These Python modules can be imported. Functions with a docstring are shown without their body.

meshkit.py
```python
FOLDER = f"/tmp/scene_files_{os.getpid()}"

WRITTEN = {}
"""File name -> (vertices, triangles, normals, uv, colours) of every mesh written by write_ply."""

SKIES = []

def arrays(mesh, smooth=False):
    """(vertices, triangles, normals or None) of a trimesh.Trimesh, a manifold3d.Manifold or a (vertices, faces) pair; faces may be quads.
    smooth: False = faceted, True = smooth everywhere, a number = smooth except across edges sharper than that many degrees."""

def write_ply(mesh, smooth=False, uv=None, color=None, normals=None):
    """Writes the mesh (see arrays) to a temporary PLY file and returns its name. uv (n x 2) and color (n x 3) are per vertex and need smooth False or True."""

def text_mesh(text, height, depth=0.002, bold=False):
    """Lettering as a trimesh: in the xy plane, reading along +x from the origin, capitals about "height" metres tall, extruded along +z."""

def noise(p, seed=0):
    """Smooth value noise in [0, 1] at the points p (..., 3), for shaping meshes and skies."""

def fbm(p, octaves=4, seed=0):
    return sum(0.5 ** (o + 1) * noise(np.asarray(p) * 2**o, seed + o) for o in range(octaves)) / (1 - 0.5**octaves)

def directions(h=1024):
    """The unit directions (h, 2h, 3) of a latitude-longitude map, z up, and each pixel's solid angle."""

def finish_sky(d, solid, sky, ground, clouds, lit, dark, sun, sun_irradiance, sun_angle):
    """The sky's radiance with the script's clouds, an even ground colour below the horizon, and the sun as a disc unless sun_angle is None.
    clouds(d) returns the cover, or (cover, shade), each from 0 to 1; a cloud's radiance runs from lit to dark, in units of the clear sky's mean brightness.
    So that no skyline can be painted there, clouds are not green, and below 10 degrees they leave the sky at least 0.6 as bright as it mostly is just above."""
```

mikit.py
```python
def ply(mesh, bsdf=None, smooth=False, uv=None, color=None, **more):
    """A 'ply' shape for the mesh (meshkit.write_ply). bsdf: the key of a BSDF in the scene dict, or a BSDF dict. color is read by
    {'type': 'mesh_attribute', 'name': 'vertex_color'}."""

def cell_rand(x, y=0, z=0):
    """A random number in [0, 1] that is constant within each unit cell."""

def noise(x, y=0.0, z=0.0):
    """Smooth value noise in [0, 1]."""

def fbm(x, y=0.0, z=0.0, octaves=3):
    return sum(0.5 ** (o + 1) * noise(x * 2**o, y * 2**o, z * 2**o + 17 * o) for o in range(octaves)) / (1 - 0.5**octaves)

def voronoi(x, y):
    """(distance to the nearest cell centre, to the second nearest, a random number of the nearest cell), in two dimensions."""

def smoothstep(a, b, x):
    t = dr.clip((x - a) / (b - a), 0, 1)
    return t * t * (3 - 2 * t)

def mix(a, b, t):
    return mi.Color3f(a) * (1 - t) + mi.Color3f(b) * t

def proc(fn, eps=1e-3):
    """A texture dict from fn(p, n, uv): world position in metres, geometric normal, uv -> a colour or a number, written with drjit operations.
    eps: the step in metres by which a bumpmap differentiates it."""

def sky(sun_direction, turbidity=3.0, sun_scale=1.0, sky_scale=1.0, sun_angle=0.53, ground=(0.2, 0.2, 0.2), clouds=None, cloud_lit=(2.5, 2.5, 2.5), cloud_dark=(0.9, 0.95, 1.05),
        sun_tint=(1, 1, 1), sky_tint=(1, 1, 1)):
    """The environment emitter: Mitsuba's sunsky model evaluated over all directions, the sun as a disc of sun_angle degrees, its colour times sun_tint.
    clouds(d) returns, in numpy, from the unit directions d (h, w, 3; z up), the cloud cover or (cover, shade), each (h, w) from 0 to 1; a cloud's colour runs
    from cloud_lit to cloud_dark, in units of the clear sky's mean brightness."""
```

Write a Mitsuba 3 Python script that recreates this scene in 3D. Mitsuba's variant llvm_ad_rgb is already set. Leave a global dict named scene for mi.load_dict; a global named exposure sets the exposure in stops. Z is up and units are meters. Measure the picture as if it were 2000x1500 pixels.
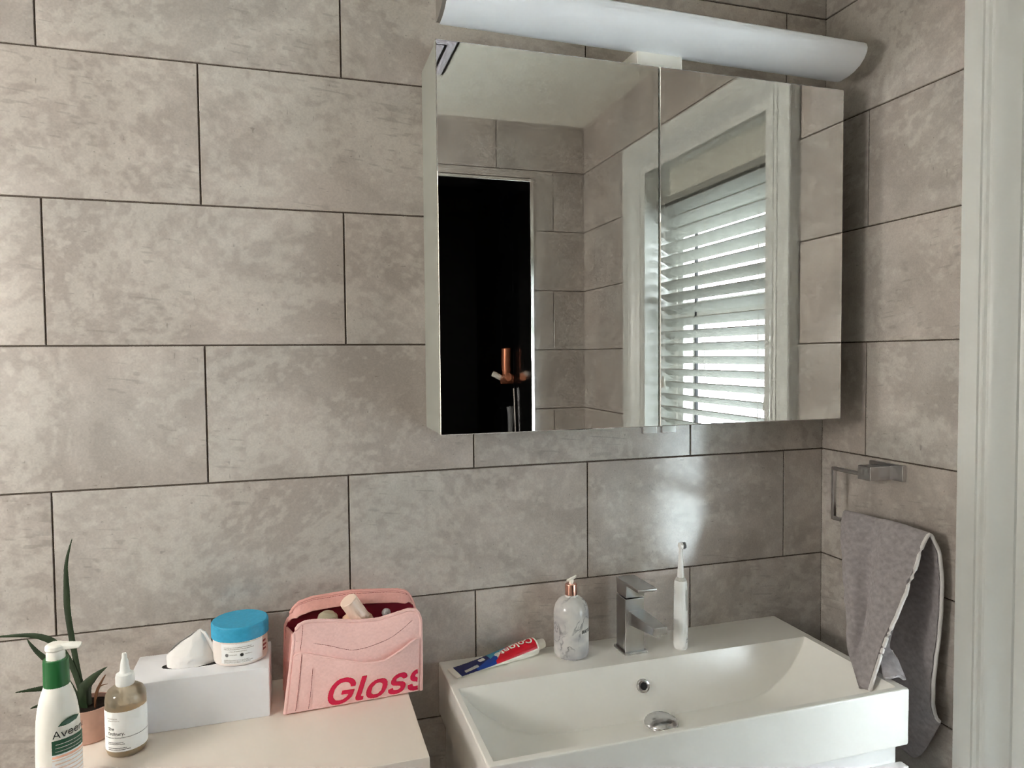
import math
import numpy as np
import trimesh
import shapely
from shapely import affinity
from shapely.geometry import Polygon, box as sbox
import manifold3d as m3
import mitsuba as mi
import drjit as dr
import mikit
from mikit import ply, proc, noise, fbm, smoothstep, mix, cell_rand
from meshkit import text_mesh, noise as np_noise, fbm as np_fbm

T = mi.ScalarTransform4f
rng = np.random.default_rng(7)
scene, labels = {}, {}
lin = lambda r, g, b: [float(((c / 255 + 0.055) / 1.055) ** 2.4 if c > 10 else c / 255 / 12.92) for c in (r, g, b)]

# ------------------------------------------------------------------ camera, sky, exposure
EYE = np.array([0.4101, -1.3886, 1.4826])
ya, pi_, ro = 0.298, -0.0405, -0.0087
fw = np.array([math.sin(ya) * math.cos(pi_), math.cos(ya) * math.cos(pi_), math.sin(pi_)])
rt = np.array([math.cos(ya), -math.sin(ya), 0.0])
up = np.cross(rt, fw)
up = -rt * math.sin(ro) + up * math.cos(ro)
scene['camera'] = {'type': 'perspective', 'fov': 2 * math.degrees(math.atan(1000 / 1370.34)), 'fov_axis': 'x', 'near_clip': 0.01,
                   'to_world': T().look_at(origin=EYE.tolist(), target=(EYE + fw).tolist(), up=up.tolist())}


def cloud(d):
    q = d * np.array([3.0, 3.0, 5.0])
    n = np_fbm(q + 5.0, 4, 3)
    return np.clip(0.86 + 0.25 * n, 0, 1), np.clip(1.3 * n - 0.45, 0, 1)


scene['sky'] = mikit.sky((0.15, 0.75, 0.7), turbidity=4.0, sun_scale=0.0, sky_scale=1.0, ground=(0.38, 0.37, 0.34),
                         clouds=cloud, cloud_lit=(2.1, 2.3, 2.42), cloud_dark=(1.58, 1.74, 1.84))
exposure = 6.4

# ------------------------------------------------------------------ room measures (metres)
XR, YF, XL, ZC = 1.6164, -1.757, -0.45, 2.463
Z0, TH, TW, GR = 2.265, 0.253, 0.5025, 0.0031
WIN = (-1.190, -0.512, 0.66, 2.15)            # right window opening y0, y1, z0, z1
DOOR2 = (-1.25, -0.22, 0.0, 2.10)           # unseen opening in the left wall, lets in light from the left
ALC = (0.55, 1.381, 0.0, 2.228)              # shower opening x0, x1, z0, z1

# ------------------------------------------------------------------ materials
def pbr(name, rgb, rough=0.4, spec=0.5, metal=0.0, **k):
    scene[name] = {'type': 'twosided', 'b': {'type': 'principled', 'base_color': rgb if isinstance(rgb, dict) else {'type': 'rgb', 'value': rgb},
                                             'roughness': rough, 'specular': spec, 'metallic': metal, **k}}


def tile_fn(base_hi, base_lo):
    hi, lo = lin(*base_hi), lin(*base_lo)

    def fn(p, n, uv):
        u, v = uv.x, uv.y
        wx = fbm(u * 3.1, v * 3.1, 3.0, 3) - 0.5
        wy = fbm(u * 3.1, v * 3.1, 9.0, 3) - 0.5
        a = fbm(u * 5.0 + wx * 2.2, v * 7.0 + wy * 2.2, 1.0, 4)
        b = fbm(u * 22.0 + wx * 6, v * 26.0 + wy * 6, 5.0, 4)
        t = smoothstep(0.30, 0.72, a * 0.62 + b * 0.38)
        c = mix(lo, hi, t)
        # pale crusty patches
        m2 = fbm(u * 7.0 + wy * 3, v * 9.0 + wx * 3, 12.0, 3)
        cr = fbm(u * 70.0 + wy * 9, v * 84.0 + wx * 9, 7.0, 3)
        c = mix(c, lin(204, 200, 193), smoothstep(0.46, 0.68, cr * 0.55 + m2 * 0.5) * 0.36)
        # a few dark short scratches and pits
        st = noise(u * 38.0 + wx * 8, v * 210.0 + u * 22, 2.0) * smoothstep(0.50, 0.64, fbm(u * 6.0, v * 6.0, 21.0, 2))
        c = mix(c, lin(120, 114, 107), smoothstep(0.76, 0.92, st) * 0.26)
        pit = noise(u * 130.0, v * 130.0, 4.0)
        c = mix(c, lin(104, 98, 92), smoothstep(0.955, 0.99, pit) * 0.40)
        h1 = fbm(u * 4.0, v * 4.0, 31.0, 2) - 0.5
        c = c * mi.Color3f(1 + 0.07 * h1, 1.0, 1 - 0.03 * h1)
        g = noise(u * 420.0, v * 420.0, 6.0)
        return c * (0.94 + 0.12 * g)
    return fn


def tile_bump(p, n, uv):
    return fbm(uv.x * 60, uv.y * 75, 3.0, 3) + 0.3 * noise(uv.x * 300, uv.y * 300)


scene['tile_b'] = {'type': 'twosided', 'b': {'type': 'bumpmap', 'scale': 0.00004, 't': proc(tile_bump, eps=6e-4),
                   'b': {'type': 'roughplastic', 'diffuse_reflectance': proc(tile_fn((186, 178, 172), (165, 157, 151))), 'alpha': 0.018, 'int_ior': 1.55, 'nonlinear': False}}}
pbr('grout_b', lin(86, 79, 72), 0.9, 0.2)
scene['black_tile_b'] = {'type': 'twosided', 'b': {'type': 'roughplastic', 'diffuse_reflectance': {'type': 'rgb', 'value': [0.0022, 0.0024, 0.003]}, 'alpha': 0.30, 'int_ior': 1.30}}
pbr('black_grout_b', [0.008, 0.009, 0.011], 0.9, 0.1)
def plaster(p, n, uv):
    g = noise(p.x * 160, p.y * 160, p.z * 160)
    return mi.Color3f(lin(228, 227, 218)) * (0.97 + 0.05 * g)
pbr('ceiling_b', proc(plaster), 0.9, 0.1)
pbr('frame_b', lin(204, 206, 203), 0.32, 0.5)
pbr('panel_b', lin(206, 206, 196), 0.6, 0.3)
pbr('floor_b', proc(lambda p, n, uv: mix(lin(92, 88, 84), lin(116, 112, 106), fbm(p.x * 6, p.y * 6, 1.0, 4))), 0.35, 0.4)
pbr('outer_wall_b', lin(196, 190, 178), 0.9, 0.1)
pbr('paving_b', proc(lambda p, n, uv: mix(lin(204, 206, 204), lin(220, 222, 220), fbm(p.x * 4, p.y * 4, 1.0, 4))), 0.9, 0.1)
pbr('cream_b', lin(168, 158, 146), 0.9, 0.1)
pbr('fence_b', lin(238, 242, 240), 0.7, 0.2)
pbr('slat_b', lin(146, 147, 141), 0.6, 0.15)
pbr('cord_b', lin(214, 212, 206), 0.7, 0.2)
pbr('tassel_b', lin(176, 172, 162), 0.4, 0.5)
pbr('gasket_b', lin(30, 31, 34), 0.6, 0.3)
scene['pane_b'] = {'type': 'thindielectric', 'int_ior': 1.5}
scene['ceramic_b'] = {'type': 'twosided', 'b': {'type': 'roughplastic', 'diffuse_reflectance': {'type': 'rgb', 'value': lin(240, 239, 234)}, 'alpha': 0.05, 'int_ior': 1.5, 'nonlinear': False}}
scene['gloss_white_b'] = {'type': 'twosided', 'b': {'type': 'roughplastic', 'diffuse_reflectance': {'type': 'rgb', 'value': lin(234, 234, 232)}, 'alpha': 0.08, 'int_ior': 1.48}}
pbr('unit_b', lin(222, 213, 203), 0.35, 0.45)
scene['chrome_b'] = {'type': 'twosided', 'b': {'type': 'roughconductor', 'material': 'Al', 'alpha': 0.02, 'specular_reflectance': {'type': 'rgb', 'value': [0.72, 0.73, 0.74]}}}
scene['trim_b'] = {'type': 'twosided', 'b': {'type': 'roughconductor', 'material': 'Al', 'alpha': 0.03}}
scene['mirror_b'] = {'type': 'twosided', 'b': {'type': 'conductor', 'material': 'Al', 'specular_reflectance': {'type': 'rgb', 'value': [0.90, 0.915, 0.90]}}}
pbr('carcass_b', lin(142, 144, 137), 0.35, 0.5)
pbr('lamp_b', lin(232, 236, 242), 0.38, 0.45)
pbr('lamp_cap_b', lin(120, 116, 110), 0.4, 0.4)
pbr('black_b', lin(22, 22, 22), 0.5, 0.3)
pbr('white_plastic_b', lin(236, 234, 226), 0.35, 0.5)
pbr('vent_b', lin(214, 212, 224), 0.4, 0.45)
pbr('cool_plastic_b', lin(232, 233, 232), 0.4, 0.45)
pbr('grey_print_b', lin(120, 122, 124), 0.5, 0.3)
pbr('pale_print_b', lin(186, 186, 182), 0.5, 0.3)
pbr('ink_b', lin(40, 42, 42), 0.5, 0.3)


def marble(p, n, uv):
    x, y, z = p.x * 30, p.y * 30, p.z * 30
    w = fbm(x * 0.9, y * 0.9, z * 0.9, 4)
    v = dr.abs(fbm(x * 0.8 + 3 * w + 0.6 * z, y * 0.8 + 2 * w, z * 0.7 - 0.7 * x + 3 * w, 4) - 0.5)
    k = 1 - smoothstep(0.0, 0.07, v)
    m = smoothstep(0.36, 0.62, fbm(x * 0.7 + 8, y * 0.7, z * 0.8 + 3, 3))
    c = mix(lin(206, 205, 203), lin(164, 164, 168), smoothstep(0.35, 0.7, fbm(x * 0.6 + 2, y * 0.6 + 7, z * 0.7, 4)))
    return mix(c, lin(98, 100, 106), dr.clip(k * m, 0, 1) * 0.75)


pbr('marble_b', proc(marble), 0.22, 0.5)
scene['rose_gold_b'] = {'type': 'twosided', 'b': {'type': 'roughconductor', 'material': 'Cu', 'alpha': 0.08, 'specular_reflectance': {'type': 'rgb', 'value': [0.95, 0.86, 0.84]}}}
pbr('copper_b', lin(200, 130, 100), 0.35, 0.5, 0.6)
pbr('pot_b', proc(lambda p, n, uv: mix(lin(176, 140, 126), lin(196, 158, 142), fbm(p.x * 90, p.y * 90, p.z * 90, 3))), 0.45, 0.4, 0.25)
pbr('soil_b', proc(lambda p, n, uv: mix(lin(16, 13, 11), lin(44, 36, 30), fbm(p.x * 400, p.y * 400, p.z * 400, 3))), 0.95, 0.1)
pbr('leaf_b', proc(lambda p, n, uv: mix(lin(24, 38, 24), lin(50, 66, 42), fbm(p.x * 120, p.y * 120, p.z * 40, 3))), 0.4, 0.5)
pbr('dry_leaf_b', lin(92, 62, 40), 0.6, 0.3)
pbr('green_cap_b', lin(34, 98, 52), 0.35, 0.5)
pbr('label_green_b', lin(44, 84, 62), 0.45, 0.4)
pbr('peach_b', lin(240, 190, 164), 0.45, 0.4)
pbr('pale_peach_b', lin(232, 208, 192), 0.45, 0.4)
pbr('serum_b', lin(196, 184, 160), 0.08, 0.5, 0.0, spec_trans=0.75, eta=1.4)
scene['serum_b'] = {'type': 'principled', 'base_color': {'type': 'rgb', 'value': lin(206, 194, 170)}, 'roughness': 0.10, 'spec_trans': 0.72, 'eta': 1.4}
pbr('serum_liquid_b', lin(196, 158, 108), 0.2, 0.5)
pbr('serum_cap_b', lin(226, 228, 226), 0.4, 0.5)
pbr('label_b', lin(240, 242, 242), 0.5, 0.3)
pbr('box_b', lin(228, 228, 232), 0.45, 0.4)
pbr('tissue_b', lin(226, 224, 222), 0.9, 0.1)
pbr('blue_lid_b', proc(lambda p, n, uv: mix(lin(46, 148, 188), lin(62, 166, 204), fbm(p.x * 200, p.y * 200, p.z * 200, 3))), 0.45, 0.4)
pbr('jar_b', lin(226, 218, 212), 0.35, 0.5)
pink_weave = lambda p, n, uv: noise(p.x * 900, p.y * 900, p.z * 900) + 0.6 * fbm(p.x * 120, p.y * 120, p.z * 120, 3)
def cloth(name, c1, c2, rough, scale, fq=900, sheen=0.3):
    w = lambda p, n, uv: noise(p.x * fq, p.y * fq, p.z * fq) + 0.7 * fbm(p.x * fq / 5, p.y * fq / 5, p.z * fq / 5, 3)
    col = lambda p, n, uv: mix(lin(*c1), lin(*c2), fbm(p.x * fq / 3, p.y * fq / 3, p.z * fq / 3, 3))
    scene[name] = {'type': 'twosided', 'b': {'type': 'bumpmap', 'scale': scale, 't': proc(w, eps=4e-4),
                   'b': {'type': 'principled', 'base_color': proc(col), 'roughness': rough, 'specular': 0.25, 'sheen': sheen}}}
cloth('pink_b', (226, 184, 180), (242, 202, 198), 0.7, 0.00012)
cloth('pink_trim_b', (212, 154, 146), (228, 172, 164), 0.45, 0.00008)
pbr('maroon_b', lin(122, 24, 40), 0.5, 0.4)
pbr('red_print_b', lin(206, 34, 72), 0.45, 0.4)
pbr('stitch_b', lin(150, 92, 92), 0.7, 0.2)
cloth('towel_b', (140, 134, 136), (180, 174, 176), 0.95, 0.0022, 420, 0.6)
cloth('hem_b', (214, 211, 211), (232, 229, 229), 0.9, 0.0004, 700, 0.4)
pbr('beige_b', lin(232, 206, 190), 0.25, 0.5)
pbr('skin_tube_b', lin(222, 186, 160), 0.4, 0.4)
pbr('sage_b', lin(168, 158, 136), 0.5, 0.4)
scene['clear_b'] = {'type': 'principled', 'base_color': {'type': 'rgb', 'value': [0.9, 0.92, 0.92]}, 'roughness': 0.08, 'spec_trans': 0.6, 'eta': 1.45}
pbr('tooth_red_b', lin(206, 24, 44), 0.25, 0.5)
pbr('tooth_blue_b', lin(24, 62, 150), 0.25, 0.5)
pbr('tooth_navy_b', lin(22, 30, 92), 0.25, 0.5)
pbr('tooth_cyan_b', lin(64, 146, 176), 0.25, 0.5)
pbr('bark_b', lin(70, 60, 50), 0.9, 0.1)
scene['foliage_b'] = {'type': 'principledthin', 'base_color': {'type': 'rgb', 'value': lin(60, 78, 46)}, 'roughness': 0.6, 'diff_trans': 0.6}


# ------------------------------------------------------------------ mesh helpers
def num(key):
    if key not in scene and key not in labels:
        return key
    k = 1
    while f'{key}_{k:03d}' in scene or f'{key}_{k:03d}' in labels:
        k += 1
    return f'{key}_{k:03d}'


def obj(name, mesh, bsdf, parent=None, smooth=30, **k):
    key = num(f'{parent}__{name}' if parent else name)
    scene[key] = ply(mesh, bsdf, smooth, **k)
    return key


def thing(name, label, cat, group=None):
    key = num(name)
    labels[key] = {'label': label, 'category': cat}
    if group:
        labels[key]['group'] = group
    return key


def say(key, label):
    labels[key] = {'label': label}


def struct(key, label=None):
    labels[key] = {'kind': 'structure', 'label': label} if label else {'kind': 'structure'}
    return key


def tm(m):
    if isinstance(m, m3.Manifold):
        q = m.to_mesh()
        return trimesh.Trimesh(q.vert_properties[:, :3], q.tri_verts, process=False)
    return m


def cat(*ms):
    return trimesh.util.concatenate([tm(m) for m in ms])


def bx(x0, x1, y0, y1, z0, z1):
    m = trimesh.creation.box((x1 - x0, y1 - y0, z1 - z0))
    m.apply_translation(((x0 + x1) / 2, (y0 + y1) / 2, (z0 + z1) / 2))
    return m


def rb(x0, x1, y0, y1, z0, z1, r=0.003, seg=12):
    s = m3.Manifold.sphere(r, seg)
    return tm(m3.Manifold.batch_hull([s.translate((x, y, z)) for x in (x0 + r, x1 - r) for y in (y0 + r, y1 - r) for z in (z0 + r, z1 - r)]))


def hull(pts, r=0.002, seg=10):
    s = m3.Manifold.sphere(r, seg)
    return tm(m3.Manifold.batch_hull([s.translate(tuple(map(float, p))) for p in pts]))


def lathe(prof, n=48, sx=1.0, sy=1.0):
    m = trimesh.creation.revolve(np.array(prof, float), sections=n)
    m.vertices[:, 0] *= sx
    m.vertices[:, 1] *= sy
    return m


def at(m, x, y, z, rz=0):
    m = tm(m).copy()
    if rz:
        m.apply_transform(trimesh.transformations.rotation_matrix(rz, [0, 0, 1]))
    m.apply_translation((x, y, z))
    return m


def tube(pts, r, n=8):
    pts = np.array(pts, float)
    rr = np.broadcast_to(r, (len(pts),))
    t = np.gradient(pts, axis=0)
    t /= np.linalg.norm(t, axis=1, keepdims=True)
    a = np.cross(t, np.where(np.abs(t[:, 2:]) < 0.9, [0, 0, 1.0], [1.0, 0, 0]))
    a /= np.linalg.norm(a, axis=1, keepdims=True)
    b = np.cross(t, a)
    th = np.arange(n) * 2 * np.pi / n
    v = (pts[:, None] + rr[:, None, None] * (np.cos(th)[None, :, None] * a[:, None] + np.sin(th)[None, :, None] * b[:, None])).reshape(-1, 3)
    i, j = np.meshgrid(np.arange(len(pts) - 1), np.arange(n), indexing='ij')
    q = np.stack([i * n + j, i * n + (j + 1) % n, (i + 1) * n + (j + 1) % n, (i + 1) * n + j], -1).reshape(-1, 4)
    f = np.vstack([q[:, [0, 1, 2]], q[:, [0, 2, 3]]])
    c = len(v)
    v = np.vstack([v, pts[0], pts[-1]])
    k = np.arange(n)
    f = np.vstack([f, np.stack([(k + 1) % n, k, k * 0 + c], 1), np.stack([(len(pts) - 1) * n + k, (len(pts) - 1) * n + (k + 1) % n, k * 0 + c + 1], 1)])
    return trimesh.Trimesh(v, f, process=False)


def spline(ctrl, n, axis=0):
    from scipy.interpolate import CubicSpline, PchipInterpolator
    c = np.array(ctrl, float)
    return PchipInterpolator(np.linspace(0, 1, c.shape[axis]), c, axis=axis)(np.linspace(0, 1, n))


def grid_faces(nu, nv):
    i, j = np.meshgrid(np.arange(nu - 1), np.arange(nv - 1), indexing='ij')
    a = (i * nv + j).ravel()
    return np.vstack([np.stack([a, a + nv, a + nv + 1], 1), np.stack([a, a + nv + 1, a + 1], 1)])


def sheet(P, thick=0.0):
    """A closed slab (or an open sheet) over the grid of points P (nu, nv, 3)."""
    nu, nv = P.shape[:2]
    f = grid_faces(nu, nv)
    if not thick:
        return trimesh.Trimesh(P.reshape(-1, 3), f, process=False)
    n = np.cross(np.gradient(P, axis=0), np.gradient(P, axis=1))
    n /= np.linalg.norm(n, axis=2, keepdims=True) + 1e-12
    A, B = (P + n * thick / 2).reshape(-1, 3), (P - n * thick / 2).reshape(-1, 3)
    N = nu * nv
    rim = np.concatenate([np.arange(nv), (np.arange(1, nu) * nv + nv - 1), ((nu - 1) * nv + np.arange(nv - 2, -1, -1)), (np.arange(nu - 2, 0, -1) * nv)])
    r2 = np.roll(rim, -1)
    side = np.vstack([np.stack([rim, rim + N, r2], 1), np.stack([r2, rim + N, r2 + N], 1)])
    return trimesh.Trimesh(np.vstack([A, B]), np.vstack([f, f[:, ::-1] + N, side]), process=False)


def extr(poly, h):
    gs = getattr(poly, 'geoms', [poly])
    return trimesh.util.concatenate([trimesh.creation.extrude_polygon(g, h, engine='earcut') for g in gs])


def wrap(m, cx, cy, z, a, b, phi0, rz=0.0, lift=0.0003):
    """Bend flat lettering (x along the text, y up, z out) round an upright elliptic bottle; phi0: angle of x = 0."""
    v = m.vertices.copy()
    ph = phi0 + v[:, 0] / ((a + b) / 2)
    off = lift + v[:, 2]
    x, y = (a + off) * np.cos(ph), (b + off) * np.sin(ph)
    c, s = math.cos(rz), math.sin(rz)
    m = m.copy()
    m.vertices = np.stack([cx + c * x - s * y, cy + s * x + c * y, z + v[:, 1]], 1)
    return m


def letters(text, height, depth=0.0002, bold=False, size=0.004):
    m = text_mesh(text, height, depth, bold)
    v, f = trimesh.remesh.subdivide_to_size(m.vertices, m.faces, size)
    return trimesh.Trimesh(v, f, process=False)


def flat(w, h, n=12, x0=0.0, y0=0.0, t=0.0002):
    """A flat thin patch w x h cut into n strips, for wrap()."""
    g = np.stack(list(np.meshgrid(np.linspace(x0, x0 + w, n + 1), [y0, y0 + h], indexing='ij')) + [np.full((n + 1, 2), t)], -1)
    return trimesh.Trimesh(g.reshape(-1, 3), grid_faces(n + 1, 2), process=False)


# ------------------------------------------------------------------ walls and tiles
def prism(poly, ax, c0, c1):
    """Extrude a polygon in (a, z) between c0 and c1 along ax ('y': a = x, 'x': a = y)."""
    m = extr(poly, c1 - c0)
    v = m.vertices.copy()
    m.vertices = np.stack([v[:, 0], c0 + v[:, 2], v[:, 1]], 1) if ax == 'y' else np.stack([c0 + v[:, 2], v[:, 0], v[:, 1]], 1)
    m.fix_normals()
    return m


def tile_mesh(poly, ax, face, out, uvo):
    """One tile: face at coordinate `face`, back 3.4 mm behind (away from `out`), edges eased by 0.6 mm."""
    d = 0.0034
    inner = poly.buffer(-0.0006, join_style='mitre')
    vs, fs = [], []

    def add(p3, f3):
        fs.append(np.array(f3) + sum(len(v) for v in vs))
        vs.append(np.array(p3, float))
    v2, f2 = trimesh.creation.triangulate_polygon(inner, engine='earcut')
    v2 = np.array(v2)
    # the ring order of exterior points is the same in poly and inner for mitred rectangles and L-shapes
    eo, ei = np.array(poly.exterior.coords)[:-1], None
    co = np.array(inner.exterior.coords)[:-1]
    ei = np.array([co[np.argmin(((co - p) ** 2).sum(1))] for p in eo])
    H = lambda xy, h: np.c_[xy, np.full(len(xy), h)]
    add(H(v2, 0.0), f2)
    n = len(eo)
    k = np.arange(n)
    q = np.stack([k, (k + 1) % n, (k + 1) % n + n, k + n], 1)
    quad = np.vstack([q[:, [0, 1, 2]], q[:, [0, 2, 3]]])
    add(np.vstack([H(ei, 0.0), H(eo, -0.0006)]), quad)
    add(np.vstack([H(eo, -0.0006), H(eo, -d)]), quad)
    v, f = np.vstack(vs), np.vstack(fs)
    uv = v[:, :2] + uvo
    if ax == 'y':
        p = np.stack([v[:, 0], face + out * v[:, 2], v[:, 1]], 1)
    else:
        p = np.stack([face + out * v[:, 2], v[:, 0], v[:, 1]], 1)
    return trimesh.Trimesh(p, f, process=False), uv


def lay(wall, ax, face, out, a0, a1, z0, z1, odd, even, holes=(), bsdf='tile_b', th=TH, tw=TW):
    hole = shapely.union_all([sbox(*h) for h in holes]) if holes else None
    for r in range(-2, 12):
        zt, zb = min(Z0 - r * th, z1 + GR / 2), max(Z0 - (r + 1) * th, z0 - GR / 2)
        if zt - zb < 0.02:
            continue
        off = odd if r % 2 else even
        k0 = math.floor((a0 - off) / tw)
        for k in range(k0, k0 + int((a1 - a0) / tw) + 3):
            l, h = max(off + k * tw, a0 - GR / 2), min(off + (k + 1) * tw, a1 + GR / 2)
            if h - l < 0.012:
                continue
            poly = sbox(l + GR / 2, zb + GR / 2, h - GR / 2, zt - GR / 2)
            if hole is not None:
                poly = poly.difference(hole)
            for g in getattr(poly, 'geoms', [poly]):
                if g.area < 4e-4:
                    continue
                g = shapely.geometry.polygon.orient(g.simplify(1e-5))
                m, uv = tile_mesh(g, ax, face, out, rng.uniform(0, 40, 2))
                key = num(f'{wall}__tile')
                scene[key] = ply(m, bsdf, False, uv=uv)


GD = 0.0032   # the grout face lies this far behind the tile face
WT = 0.16
obj('wall_back', bx(XL - WT, XR + WT + 0.05, GD, WT, -0.1, ZC + 0.1), 'grout_b', smooth=False)
struct('wall_back', 'back wall of mottled beige grey stone tiles')
lay('wall_back', 'y', 0.0, -1, XL, XR, 0.0, ZC, 0.5 * TW, 0.0)
yw0, yw1, zw0, zw1 = WIN
obj('wall_right', prism(sbox(YF - GD, -0.1, GD, ZC + 0.1).difference(sbox(yw0, zw0, yw1, zw1)), 'x', XR + GD, XR + WT + 0.05), 'grout_b', smooth=False)
struct('wall_right', 'right wall of grey tiles with the window')
lay('wall_right', 'x', XR, -1, YF, 0.0, 0.0, ZC, -0.1335, -0.1335 - TW / 2, [(yw0 - 0.035, zw0 - 0.035, yw1 + 0.035, zw1 + 0.035)])
obj('wall_front', prism(sbox(XL - WT, -0.1, XR + WT + 0.05, ZC + 0.1).difference(sbox(ALC[0], -0.1, ALC[1], ALC[3])), 'y', YF - GD - WT, YF - GD), 'grout_b', smooth=False)
struct('wall_front', 'tiled wall opposite, seen in the mirror')
lay('wall_front', 'y', YF, 1, XL, XR, 0.0, ZC, 1.224, 0.973, [(ALC[0] - 0.004, -0.1, ALC[1] + 0.004, ALC[3] + 0.004)])
y20, y21, z20, z21 = DOOR2
obj('wall_left', prism(sbox(YF - GD, -0.1, GD, ZC + 0.1).difference(sbox(y20, -0.2, y21, z21)), 'x', XL - WT, XL - GD), 'grout_b', smooth=False)
struct('wall_left')  # unseen wall, set where light through its opening suits the back wall
lay('wall_left', 'x', XL, 1, YF, 0.0, 0.0, ZC, -0.25, 0.0, [(y20 - 0.03, -1, y21 + 0.03, z21 + 0.03)])
obj('ceiling', bx(XL - WT, XR + WT + 0.05, YF - GD - WT, WT, ZC, ZC + 0.12), 'ceiling_b', smooth=False)
struct('ceiling', 'white plaster ceiling')
obj('floor', bx(XL - WT, XR + WT + 0.05, -2.95, WT, -0.12, 0.0), 'floor_b', smooth=False)
struct('floor')

# shower room beyond the opening
YS = -2.75
obj('wall_shower_back', bx(ALC[0] - 0.2, ALC[1] + 0.2, YS - 0.1, YS, 0, 2.5), 'black_grout_b', smooth=False)
struct('wall_shower_back', 'black tiled back wall of the shower')
lay('wall_shower_back', 'y', YS + 0.0036, 1, ALC[0] - 0.05, ALC[1] + 0.05, 0, 2.4, 0.1, 0.35, bsdf='black_tile_b')
obj('wall_shower_right', bx(ALC[1] + 0.006, ALC[1] + 0.12, YS, YF - GD - WT, 0, 2.5), 'black_grout_b', smooth=False)
struct('wall_shower_right', 'black tiled side wall of the shower')
lay('wall_shower_right', 'x', ALC[1] + 0.002, -1, YS, YF - 0.012, 0, 2.4, -2.05, -2.25, bsdf='black_tile_b')
obj('wall_shower_left', bx(ALC[0] - 0.12, ALC[0], YS, YF - GD - WT, 0, 2.5), 'black_tile_b', smooth=False)
struct('wall_shower_left')
obj('ceiling_shower', bx(ALC[0] - 0.2, ALC[1] + 0.2, YS - 0.1, YF - GD - WT, 2.4, 2.5), 'black_tile_b', smooth=False)
struct('ceiling_shower')
obj('trim_1', cat(rb(ALC[1] - 0.012, ALC[1] + 0.003, YF - 0.16, YF + 0.008, 0, ALC[3], 0.0012), rb(ALC[0] - 0.003, ALC[0] + 0.008, YF - 0.16, YF + 0.008, 0, ALC[3], 0.004),
                  rb(ALC[0], ALC[1], YF - 0.16, YF + 0.006, ALC[3] - 0.014, ALC[3], 0.003)), 'trim_b')
struct('trim_1', 'pale metal edge trim round the dark shower opening')

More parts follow.
